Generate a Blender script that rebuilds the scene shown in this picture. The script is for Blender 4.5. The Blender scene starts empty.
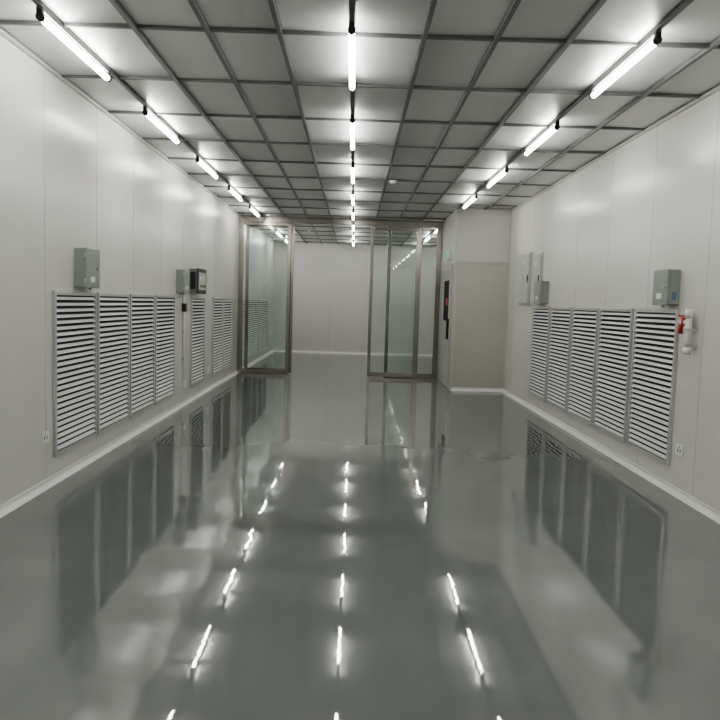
import bpy, bmesh, math, random
from mathutils import Matrix, Vector
random.seed(4)
scene=bpy.context.scene
try:
    scene.view_settings.look='AgX - Medium High Contrast'
except Exception: pass

# ------------------------------------------------------------ dimensions
XL, XR, H = -2.52, 2.89, 3.42
Y0, Y1 = -5.2, 22.1          # room ends
YP = 15.3                    # glass partition plane
BX, BY, BY2 = 1.88, 13.2, 15.3  # utility enclosure corner

# ------------------------------------------------------------ materials
def new_mat(name):
    m=bpy.data.materials.new(name); m.use_nodes=True
    nt=m.node_tree; b=nt.nodes['Principled BSDF']
    return m,nt,b
def simple(name,col,rough=.5,metal=0.,spec=.5,coat=0.):
    m,nt,b=new_mat(name)
    b.inputs['Base Color'].default_value=(*col,1)
    b.inputs['Roughness'].default_value=rough
    b.inputs['Metallic'].default_value=metal
    b.inputs['Specular IOR Level'].default_value=spec
    b.inputs['Coat Weight'].default_value=coat
    n=nt.nodes.new('ShaderNodeTexNoise'); n.inputs['Scale'].default_value=9
    tc=nt.nodes.new('ShaderNodeTexCoord'); nt.links.new(tc.outputs['Object'],n.inputs['Vector'])
    mr=nt.nodes.new('ShaderNodeMapRange')
    mr.inputs['To Min'].default_value=max(0,rough-.03); mr.inputs['To Max'].default_value=rough+.03
    nt.links.new(n.outputs['Fac'],mr.inputs['Value']); nt.links.new(mr.outputs['Result'],b.inputs['Roughness'])
    return m

def wall_material(name,col):
    m,nt,b=new_mat(name)
    tc=nt.nodes.new('ShaderNodeTexCoord')
    n=nt.nodes.new('ShaderNodeTexNoise'); n.inputs['Scale'].default_value=.7; n.inputs['Detail'].default_value=2
    nt.links.new(tc.outputs['Object'],n.inputs['Vector'])
    r=nt.nodes.new('ShaderNodeValToRGB')
    r.color_ramp.elements[0].position=.3; r.color_ramp.elements[1].position=.7
    r.color_ramp.elements[0].color=(*[c*.95 for c in col],1); r.color_ramp.elements[1].color=(*col,1)
    nt.links.new(n.outputs['Fac'],r.inputs['Fac']); nt.links.new(r.outputs['Color'],b.inputs['Base Color'])
    b.inputs['Roughness'].default_value=.25
    n2=nt.nodes.new('ShaderNodeTexNoise'); n2.inputs['Scale'].default_value=1.6; n2.inputs['Detail'].default_value=1
    nt.links.new(tc.outputs['Object'],n2.inputs['Vector'])
    bp=nt.nodes.new('ShaderNodeBump'); bp.inputs['Strength'].default_value=.35; bp.inputs['Distance'].default_value=.01
    nt.links.new(n2.outputs['Fac'],bp.inputs['Height']); nt.links.new(bp.outputs['Normal'],b.inputs['Normal'])
    return m

def floor_material():
    m,nt,b=new_mat('epoxy_floor')
    tc=nt.nodes.new('ShaderNodeTexCoord')
    n=nt.nodes.new('ShaderNodeTexNoise'); n.inputs['Scale'].default_value=.9; n.inputs['Detail'].default_value=7; n.inputs['Roughness'].default_value=.6
    nt.links.new(tc.outputs['Object'],n.inputs['Vector'])
    r=nt.nodes.new('ShaderNodeValToRGB')
    r.color_ramp.elements[0].position=.3; r.color_ramp.elements[1].position=.72
    r.color_ramp.elements[0].color=(.168,.184,.177,1); r.color_ramp.elements[1].color=(.205,.222,.214,1)
    nt.links.new(n.outputs['Fac'],r.inputs['Fac']); nt.links.new(r.outputs['Color'],b.inputs['Base Color'])
    b.inputs['Roughness'].default_value=.02
    b.inputs['IOR'].default_value=1.75
    n2=nt.nodes.new('ShaderNodeTexNoise'); n2.inputs['Scale'].default_value=2.0; n2.inputs['Detail'].default_value=1.5
    nt.links.new(tc.outputs['Object'],n2.inputs['Vector'])
    n4=nt.nodes.new('ShaderNodeTexNoise'); n4.inputs['Scale'].default_value=11.0; n4.inputs['Detail'].default_value=1.0
    nt.links.new(tc.outputs['Object'],n4.inputs['Vector'])
    ma=nt.nodes.new('ShaderNodeMath'); ma.operation='MULTIPLY_ADD'; ma.inputs[1].default_value=.10
    nt.links.new(n4.outputs['Fac'],ma.inputs[0]); nt.links.new(n2.outputs['Fac'],ma.inputs[2])
    bp=nt.nodes.new('ShaderNodeBump'); bp.inputs['Strength'].default_value=.22; bp.inputs['Distance'].default_value=.01
    nt.links.new(ma.outputs[0],bp.inputs['Height']); nt.links.new(bp.outputs['Normal'],b.inputs['Normal'])
    return m

def tile_material():
    m,nt,b=new_mat('ceiling_diffuser_metal')
    at=nt.nodes.new('ShaderNodeAttribute'); at.attribute_name='tone'
    mx=nt.nodes.new('ShaderNodeMix'); mx.data_type='RGBA'
    mx.inputs[6].default_value=(.56,.565,.565,1); mx.inputs[7].default_value=(.72,.725,.72,1)
    nt.links.new(at.outputs['Fac'],mx.inputs[0]); nt.links.new(mx.outputs[2],b.inputs['Base Color'])
    b.inputs['Metallic'].default_value=.4; b.inputs['Roughness'].default_value=.42
    tc=nt.nodes.new('ShaderNodeTexCoord')
    n=nt.nodes.new('ShaderNodeTexNoise'); n.inputs['Scale'].default_value=3
    nt.links.new(tc.outputs['Object'],n.inputs['Vector'])
    bp=nt.nodes.new('ShaderNodeBump'); bp.inputs['Strength'].default_value=.4; bp.inputs['Distance'].default_value=.01
    nt.links.new(n.outputs['Fac'],bp.inputs['Height']); nt.links.new(bp.outputs['Normal'],b.inputs['Normal'])
    return m

def glass_material():
    m=bpy.data.materials.new('clear_glass'); m.use_nodes=True; nt=m.node_tree; nt.nodes.clear()
    o=nt.nodes.new('ShaderNodeOutputMaterial'); mix=nt.nodes.new('ShaderNodeMixShader')
    t=nt.nodes.new('ShaderNodeBsdfTransparent'); t.inputs['Color'].default_value=(.93,.955,.945,1)
    g=nt.nodes.new('ShaderNodeBsdfGlossy'); g.inputs['Roughness'].default_value=.02
    fr=nt.nodes.new('ShaderNodeFresnel'); fr.inputs['IOR'].default_value=1.5
    nt.links.new(fr.outputs['Fac'],mix.inputs[0]); nt.links.new(t.outputs[0],mix.inputs[1]); nt.links.new(g.outputs[0],mix.inputs[2])
    nt.links.new(mix.outputs[0],o.inputs['Surface'])
    return m
def emis(name,col,s):
    m,nt,b=new_mat(name); b.inputs['Base Color'].default_value=(*col,1)
    b.inputs['Emission Color'].default_value=(*col,1); b.inputs['Emission Strength'].default_value=s
    return m

M_WALL=wall_material('wall_panel_paint',(.70,.697,.665))
M_WALL2=wall_material('utility_panel_paint',(.53,.52,.465))
M_WALL3=wall_material('utility_upper_paint',(.60,.595,.56))
M_JOINT=simple('panel_joint',(.46,.46,.44),.5)
M_FLOOR=floor_material()
M_TILE=tile_material()
M_TBAR=simple('ceiling_grid_aluminium',(.18,.183,.185),.4,.3)
M_SLAB=simple('plenum_grey',(.2,.2,.2),.7)
M_COVE=simple('white_coving',(.82,.82,.79),.4)
M_ALU=simple('white_aluminium',(.52,.52,.51),.38,.2)
M_BLADE=simple('louver_blade',(.80,.81,.81),.4,.05)
M_DARK=simple('louver_shade_and_pane',(.018,.019,.02),.8)  # near-black: painted shade inside the grilles, also the dark door pane
M_STEEL=simple('stainless_steel',(.38,.355,.325),.2,1.)
M_BLACK=simple('black_plastic',(.02,.02,.02),.4)
M_BOX=simple('grey_green_enamel',(.30,.335,.31),.4)
M_BOXD=simple('grey_enamel_dark',(.22,.25,.23),.4)
M_CAB=simple('pale_green_enamel',(.50,.53,.48),.4)
M_WHITE=simple('white_plastic',(.80,.80,.78),.35)
M_RED=simple('red_plastic',(.5,.03,.02),.35)
M_GREEN=emis('exit_green',(.02,.35,.12),.8)
M_BLUE=simple('blue_label',(.14,.22,.32),.5)
M_GLASS=glass_material()
M_TUBE=emis('tube_glow',(1.,.985,.93),34.)

# ------------------------------------------------------------ mesh builder
class MB:
    def __init__(s): s.bm=bmesh.new(); s.mats=[]
    def mi(s,m):
        if m not in s.mats: s.mats.append(m)
        return s.mats.index(m)
    def box(s,x0,x1,y0,y1,z0,z1,m,bev=0.,rot=None):
        r=bmesh.ops.create_cube(s.bm,size=1)
        vs=r['verts']; c=Vector(((x0+x1)/2,(y0+y1)/2,(z0+z1)/2)); sc=(abs(x1-x0),abs(y1-y0),abs(z1-z0))
        for v in vs:
            p=Vector((v.co.x*sc[0],v.co.y*sc[1],v.co.z*sc[2]))
            if rot is not None: p=rot@p
            v.co=p+c
        fs=set(f for v in vs for f in v.link_faces); k=s.mi(m)
        for f in fs: f.material_index=k
        if bev>0:
            es=list(set(e for v in vs for e in v.link_edges))
            rb=bmesh.ops.bevel(s.bm,geom=es,offset=bev,segments=2,affect='EDGES',profile=.5)
            for f in rb['faces']: f.material_index=k
    def cyl(s,p0,p1,r,m,seg=16,r2=None):
        p0=Vector(p0);p1=Vector(p1); d=p1-p0
        q=Vector((0,0,1)).rotation_difference(d).to_matrix().to_4x4()
        mat=Matrix.Translation((p0+p1)/2)@q
        rr=bmesh.ops.create_cone(s.bm,cap_ends=True,segments=seg,radius1=r,radius2=r if r2 is None else r2,depth=d.length,matrix=mat)
        k=s.mi(m)
        for f in set(f for v in rr['verts'] for f in v.link_faces):
            f.material_index=k
            if len(f.verts)==4: f.smooth=True
    def mesh(s,name):
        me=bpy.data.meshes.new(name); bmesh.ops.recalc_face_normals(s.bm,faces=s.bm.faces)
        s.bm.to_mesh(me); s.bm.free()
        for m in s.mats: me.materials.append(m)
        return me
    def obj(s,name,loc=(0,0,0)):
        o=bpy.data.objects.new(name,s.mesh(name)); scene.collection.objects.link(o); o.location=loc; return o
def inst(name,me,loc,rz=0.):
    o=bpy.data.objects.new(name,me); scene.collection.objects.link(o); o.location=loc; o.rotation_euler=(0,0,rz); return o

# ------------------------------------------------------------ shell
b=MB(); b.box(XL-.1,XR+.1,Y0-.1,Y1+.1,-.12,0,M_FLOOR); b.obj('floor')
def side_wall(name,x,sgn,tn):
    b=MB(); b.box(x,x+sgn*.1,Y0-.1,Y1+.1,0,H+.1,M_WALL); b.obj(name)
    b=MB(); y=-4.6
    while y<Y1:
        b.box(x-sgn*.0015,x,y,y+.006,.07,H-.03,M_JOINT); y+=1.15
    b.box(x-sgn*.03,x,Y0,Y1,H-.03,H-.002,M_ALU)
    b.obj(tn)
side_wall('wall_left',XL,-1,'trim_1'); side_wall('wall_right',XR,1,'trim_2')
def end_wall(name,y,sgn,tn):
    b=MB(); b.box(XL,XR,y,y+sgn*.1,0,H+.1,M_WALL); b.obj(name)
    b=MB(); x=XL+.6
    while x<XR: 
        b.box(x,x+.007,y-sgn*.0015,y,.07,H-.03,M_JOINT); x+=1.15
    b.obj(tn)
end_wall('wall_back',Y1,1,'trim_3'); end_wall('wall_front',Y0,-1,'trim_4')

def cove(name,p0,p1,inward):
    """quarter-round coving swept between two floor points; inward = unit vector into the room"""
    p0=Vector(p0);p1=Vector(p1);n=Vector(inward); r=.05
    prof=[(0,0),(r,0)]
    for i in range(1,6):
        a=math.pi/2*i/6
        prof.append((r-r*math.sin(a),r-r*math.cos(a)))
    prof+= [(0.006,r),(0.006,r+.015),(0,r+.015)]
    bm=bmesh.new(); rings=[]
    for p in (p0,p1):
        rings.append([bm.verts.new(p+n*a+Vector((0,0,z))) for a,z in prof])
    k=len(prof)
    for i in range(k): bm.faces.new((rings[0][i],rings[0][(i+1)%k],rings[1][(i+1)%k],rings[1][i]))
    bm.faces.new(rings[0]); bm.faces.new(rings[1][::-1])
    bmesh.ops.recalc_face_normals(bm,faces=bm.faces)
    me=bpy.data.meshes.new(name); bm.to_mesh(me); bm.free(); me.materials.append(M_COVE)
    o=bpy.data.objects.new(name,me); scene.collection.objects.link(o)
cove('baseboard_left',(XL,Y0,0),(XL,Y1,0),(1,0,0))
cove('baseboard_right',(XR,Y0,0),(XR,BY,0),(-1,0,0))
cove('baseboard_back',(XL,Y1,0),(XR,Y1,0),(0,-1,0))
cove('baseboard_front',(XL,Y0,0),(XR,Y0,0),(0,1,0))
cove('baseboard_utility',(BX,BY,0),(XR,BY,0),(0,-1,0))

# ------------------------------------------------------------ ceiling: slab, diffuser trays, T grid
PX=.491; PY=1.115; YG=6.04
b=MB(); b.box(XL,XR,Y0,Y1,H+.06,H+.1,M_SLAB)
xs=[XL+PX*i for i in range(12)]
k0=math.floor((Y0-YG)/PY); ys=[YG+PY*k for k in range(k0,k0+26) if Y0<YG+PY*k<Y1]
ysb=[Y0]+ys+[Y1]
tone=b.bm.faces.layers.float.new('tone_f')
def tray(x0,x1,y0,y1,t):
    bm=b.bm; k=b.mi(M_TILE)
    zt=H+.022; e=.022; zi=H+.008
    tx=random.uniform(-.004,.004); ty=random.uniform(-.004,.004)
    o=[bm.verts.new(p) for p in ((x0,y0,zt),(x1,y0,zt),(x1,y1,zt),(x0,y1,zt))]
    i=[bm.verts.new(p) for p in ((x0+e,y0+e,zi+tx+ty),(x1-e,y0+e,zi-tx+ty),(x1-e,y1-e,zi-tx-ty),(x0+e,y1-e,zi+tx-ty))]
    fs=[bm.faces.new(i[::-1])]
    for q in range(4): fs.append(bm.faces.new((o[q],i[q],i[(q+1)%4],o[(q+1)%4])))
    for f in fs: f.material_index=k; f[tone]=t
for i in range(11):
    for j in range(len(ysb)-1):
        tray(xs[i],min(xs[i+1],XR),ysb[j],ysb[j+1],random.random())
for i,x in enumerate(xs[1:-1]): b.box(x-.016,x+.016,Y0,Y1,H-.02,H+.02,M_TBAR)
for y in ys: b.box(XL,XR,y-.013,y+.013,H-.012,H+.02,M_TBAR)
me_c=b.mesh('ceiling')
if 'tone_f' in me_c.attributes:
    vals=[d.value for d in me_c.attributes['tone_f'].data]
    a=me_c.attributes.new('tone','FLOAT','FACE')
    for d,v in zip(a.data,vals): d.value=v
inst('ceiling',me_c,(0,0,0))

# ------------------------------------------------------------ linear lights
b=MB(); L=1.18; zt=-.062
b.cyl((0,-L/2,zt),(0,L/2,zt),.022,M_TUBE,12)
for s in (-1,1):
    b.cyl((0,s*L/2,zt),(0,s*(L/2+.035),zt),.025,M_BLACK,12)
    b.box(-.018,.018,s*(L/2+.002),s*(L/2+.04),zt,.0,M_BLACK,.004)
b.box(-.015,.015,-L/2-.04,L/2+.04,-.018,.0,M_TBAR)
me_l=b.mesh('linear_tube_light')
for ix,x in enumerate((xs[1],xs[5],xs[9])):
    for k in range(-4,8):
        y=5.24+2.23*k-(.04 if ix==0 else 0)
        if x>1.5 and BY-.7<y<BY2+.7: continue
        inst('linear_tube_light',me_l,(x,y,H-.02))

# ------------------------------------------------------------ louvre grilles (face +X in local space)
def grille_mesh(W,Z0,Z1):
    b=MB(); d=.028; fw=.038
    b.box(0.0005,.004,-W/2+fw,W/2-fw,Z0+fw,Z1-fw,M_DARK)  # dark sheet stands in for the shaded opening behind the blades
    b.box(0.0005,d,-W/2,-W/2+fw,Z0,Z1,M_ALU,.003); b.box(0.0005,d,W/2-fw,W/2,Z0,Z1,M_ALU,.003)
    b.box(0.0005,d,-W/2+fw,W/2-fw,Z0,Z0+fw,M_ALU,.003); b.box(0.0005,d,-W/2+fw,W/2-fw,Z1-fw,Z1,M_ALU,.003)
    n=26; z0=Z0+fw; z1=Z1-fw; st=(z1-z0)/n
    R=Matrix.Rotation(math.radians(48),3,'Y')
    for i in range(n):
        z=z0+st*(i+.5)
        b.box(.015-.0165,.015+.0165,-W/2+fw,W/2-fw,z-.0015,z+.0015,M_BLADE,rot=R)
    return b.mesh('louver_grille')
gm=grille_mesh(.96,.22,1.63)
for y in (6.36,7.36,8.36,9.36): inst('louver_grille',gm,(XL,y,0))
inst('louver_grille',gm,(XL,11.33,0))
for y in (13.0,14.0,15.95,16.95,17.95,18.95,19.95): inst('louver_grille',gm,(XL,y,0))
for k in range(5): inst('louver_grille',gm,(XR,6.66+1.02*k,0),math.pi)

# ------------------------------------------------------------ wall boxes
def elec_box(dep,W,Z0,Z1,name,mat=M_BOX,label=True):
    b=MB()
    b.box(.001,dep-.02,-W/2,W/2,Z0,Z1,mat,.006)
    b.box(dep-.018,dep,-W/2-.004,W/2+.004,Z0-.004,Z1+.004,mat,.005)
    b.cyl((dep,W/2-.06,(Z0+Z1)/2),(dep+.012,W/2-.06,(Z0+Z1)/2),.014,M_ALU)
    for z in (Z0+.06,Z1-.06): b.cyl((dep-.01,-W/2-.008,z-.02),(dep-.01,-W/2-.008,z+.02),.007,M_ALU,8)
    if label:
        b.box(dep,dep+.002,-.06,.04,Z0+.05,Z0+.10,M_WHITE)
    for y in (-.06,.06): b.cyl((dep/2,y,Z0-.03),(dep/2,y,Z0),.016,M_WHITE,12)
    return b
elec_box(.11,.34,1.67,2.02,'electrical_box').obj('electrical_box',(XL,6.52,0))
elec_box(.12,.30,1.67,2.0,'electrical_box').obj('electrical_box',(XL,10.12,0))
bb=elec_box(.115,.30,-.13,.18,'electrical_box')
bb.box(.03,.07,.1505,.1525,-.09,-.02,M_BLUE)
o=bb.obj('electrical_box',(XR,6.37,1.80)); o.rotation_euler=(0,0,math.pi)
o=elec_box(.13,.34,-.15,.18,'electrical_box').obj('electrical_box',(XR,10.6,1.83)); o.rotation_euler=(0,0,math.pi)

# instrument panel with black bezel on left wall
b=MB()
b.box(.001,.12,-.3,.3,1.68,2.05,M_BOXD,.005)
b.box(.12,.135,-.31,.31,1.67,2.06,M_BLACK,.004)
b.box(.135,.138,-.24,.24,1.73,2.0,M_CAB)
for i in range(3): b.cyl((.138,-.15+.15*i,1.92),(.146,-.15+.15*i,1.92),.03,M_WHITE)
for i in range(3): b.cyl((.138,-.15+.15*i,1.79),(.15,-.15+.15*i,1.79),.018,M_RED if i==0 else M_BLACK)
b.box(.02,.10,-.304,-.30,1.74,2.0,M_BLACK)
b.obj('instrument_panel',(XL,11.05,0))

# conduit down from the left boxes with outlet box
b=MB()
b.cyl((.02,0,.36),(.02,0,1.62),.012,M_WHITE,10)
b.box(.001,.05,-.06,.06,.27,.37,M_WHITE,.004)
for z in (.7,1.1,1.5): b.box(.001,.036,-.02,.02,z-.01,z+.01,M_ALU)
b.box(.001,.06,-.05,.05,1.40,1.52,M_BLACK,.004); b.box(.06,.066,-.03,.03,1.42,1.46,M_RED)
b.obj('cable_conduit',(XL,10.35,0))

# flush cabinets on right wall
def cab(name,y0,y1,z0,z1):
    b=MB(); b.box(-.03,-.001,y0,y1,z0,z1,M_ALU,.003); b.box(-.042,-.03,y0+.03,y1-.03,z0+.03,z1-.03,M_CAB,.003)
    b.box(-.055,-.042,y0+.05,y0+.08,(z0+z1)/2-.06,(z0+z1)/2+.06,M_BLACK,.003)
    b.box(-.044,-.042,(y0+y1)/2-.05,(y0+y1)/2+.05,z1-.2,z1-.12,M_WHITE)
    b.obj(name,(XR,0,0))
cab('distribution_cabinet',11.52,12.22,1.65,2.52); cab('distribution_cabinet',10.82,11.38,1.65,2.46)

# pvc pipe with valve, right wall
b=MB()
b.cyl((-.07,0,1.26),(-.07,0,1.60),.026,M_WHITE); b.cyl((-.07,0,1.25),(-.07,0,1.31),.034,M_WHITE)
b.cyl((-.07,0,1.56),(-.07,0,1.63),.034,M_WHITE)
b.cyl((-.07,0,1.52),(-.07,.16,1.52),.024,M_WHITE); b.cyl((-.07,.07,1.49),(-.07,.07,1.56),.03,M_RED)
b.box(-.10,-.04,.0,.15,1.565,1.58,M_RED,.004)
b.cyl((-.07,.14,1.52),(-.07,.14,1.42),.02,M_RED); b.cyl((-.07,.16,1.52),(-.001,.16,1.52),.022,M_WHITE)
for z in (1.33,1.46): b.box(-.1,-.001,-.03,.03,z-.008,z+.008,M_ALU)
b.obj('pvc_pipe_valve',(XR,5.87,0))

# sockets
def socket(loc,rz):
    b=MB(); b.box(.0005,.009,-.065,.065,-.05,.05,M_WHITE,.003)
    for y in (-.022,.022): b.box(.009,.0095,y-.008,y+.008,-.018,.01,M_BLACK)
    b.box(.009,.0095,-.008,.008,.02,.032,M_BLACK)
    o=b.obj('wall_socket',loc); o.rotation_euler=(0,0,rz)
socket((XL,5.73,.42),0); socket((XR,6.02,.40),math.pi); socket((XL,12.2,.36),0)

# ------------------------------------------------------------ utility enclosure
b=MB()
b.box(BX,XR,BY,BY+.08,0,2.43,M_WALL2); b.box(BX,XR,BY,BY+.08,2.43,H,M_WALL3)
b.obj('wall_utility_front')
b=MB(); b.box(BX,BX+.08,BY+.08,BY2,0,H,M_WALL)
b.obj('wall_utility_side')
b=MB()
b.box(BX-.012,XR,BY-.012,BY,2.415,2.445,M_ALU)
b.box(BX-.012,BX+.03,BY-.012,BY,0,H-.02,M_ALU); b.box(XR-.02,XR,BY-.01,BY,.07,H-.02,M_ALU)
b.box(BX,XR,BY-.02,BY,H-.03,H-.002,M_ALU)
b.box(BX-.012,BX,BY+.0,BY2,2.41,2.45,M_ALU)
b.obj('trim_5')
b=MB()
b.box(BX-.03,BX-.001,BY+.28,BY+.34,0,2.38,M_ALU,.004); b.box(BX-.03,BX-.001,BY+1.58,BY+1.64,0,2.38,M_ALU,.004); b.box(BX-.03,BX-.001,BY+.34,BY+1.58,2.32,2.38,M_ALU,.004)
b.box(BX-.022,BX-.001,BY+.34,BY+1.58,0.01,2.32,M_CAB,.003)
b.box(BX-.026,BX-.022,BY+.6,BY+1.3,1.3,2.1,M_DARK)
b.box(BX-.07,BX-.022,BY+.42,BY+.46,.95,1.35,M_BLACK,.006)
b.box(BX-.032,BX-.026,BY+.7,BY+.95,1.6,1.75,M_RED)
b.obj('door_1')
b=MB(); b.box(BX-.05,BX-.001,BY+.6,BY+1.0,2.52,2.68,M_WHITE,.004); b.box(BX-.052,BX-.05,BY+.62,BY+.98,2.54,2.66,M_GREEN); b.obj('exit_sign')

# ------------------------------------------------------------ glass partition with sliding doors
def post(b,x0,x1,y0,y1,z0,z1): b.box(x0,x1,y0,y1,z0,z1,M_STEEL,.004)
b=MB()
b.box(XL,BX,YP-.06,YP+.06,H-.15,H-.01,M_STEEL,.004)
post(b,XL,XL+.10,YP-.05,YP+.05,0,H-.15)
post(b,-1.47,-1.40,YP-.04,YP+.04,0,H-.15)
post(b,XL+.1,-1.47,YP-.03,YP+.03,0,.10)
post(b,XL+.1,-1.47,YP-.03,YP+.03,H-.21,H-.15)
b.box(XL+.1,-1.47,YP-.005,YP+.005,.10,H-.21,M_GLASS)
post(b,1.35,1.43,YP-.04,YP+.04,0,H-.15); post(b,BX-.12,BX-.012,YP-.05,YP+.05,0,H-.15)
post(b,1.43,BX-.12,YP-.03,YP+.03,0,.10); b.box(1.43,BX-.12,YP-.005,YP+.005,.1,H-.15,M_GLASS)
post(b,.70,.77,YP-.04,YP+.04,0,H-.15)
post(b,.77,1.35,YP-.03,YP+.03,0,.10); b.box(.77,1.35,YP-.005,YP+.005,.1,H-.15,M_GLASS)
b.obj('glass_partition')
def leaf(x0,x1,y):
    b=MB(); z1=H-.17
    for a,c in ((x0,x0+.07),(x1-.07,x1)): post(b,a,c,y-.02,y+.02,.01,z1)
    post(b,x0+.07,x1-.07,y-.02,y+.02,.01,.11); post(b,x0+.07,x1-.07,y-.02,y+.02,z1-.08,z1)
    b.box(x0+.07,x1-.07,y-.004,y+.004,.11,z1-.08,M_GLASS)
    b.obj('glass_sliding_door')
leaf(.32,1.38,YP-.10); leaf(-2.38,-1.34,YP+.10)

# ------------------------------------------------------------ smoke detectors
for (x,y) in ((.52,10.5),(-1.2,18.0)):
    b=MB(); b.cyl((0,0,-.02),(0,0,0),.06,M_WHITE,24); b.cyl((0,0,-.05),(0,0,-.02),.03,M_WHITE,24,.05)
    b.obj('smoke_detector',(x,y,H))

# ------------------------------------------------------------ world, camera
w=bpy.data.worlds.new('world'); scene.world=w; w.use_nodes=True
w.node_tree.nodes['Background'].inputs[0].default_value=(.02,.02,.02,1)
cam=bpy.data.cameras.new('camera'); co=bpy.data.objects.new('camera',cam); scene.collection.objects.link(co)
cam.sensor_width=36; cam.lens=35.0; cam.clip_start=.05; cam.clip_end=100
R=Matrix.Rotation(math.radians(-.63),4,'Z')@Matrix.Rotation(math.radians(90-4.64),4,'X')@Matrix.Rotation(math.radians(1.7),4,'Z')
co.matrix_world=Matrix.Translation((0,0,1.6))@R
scene.camera=co
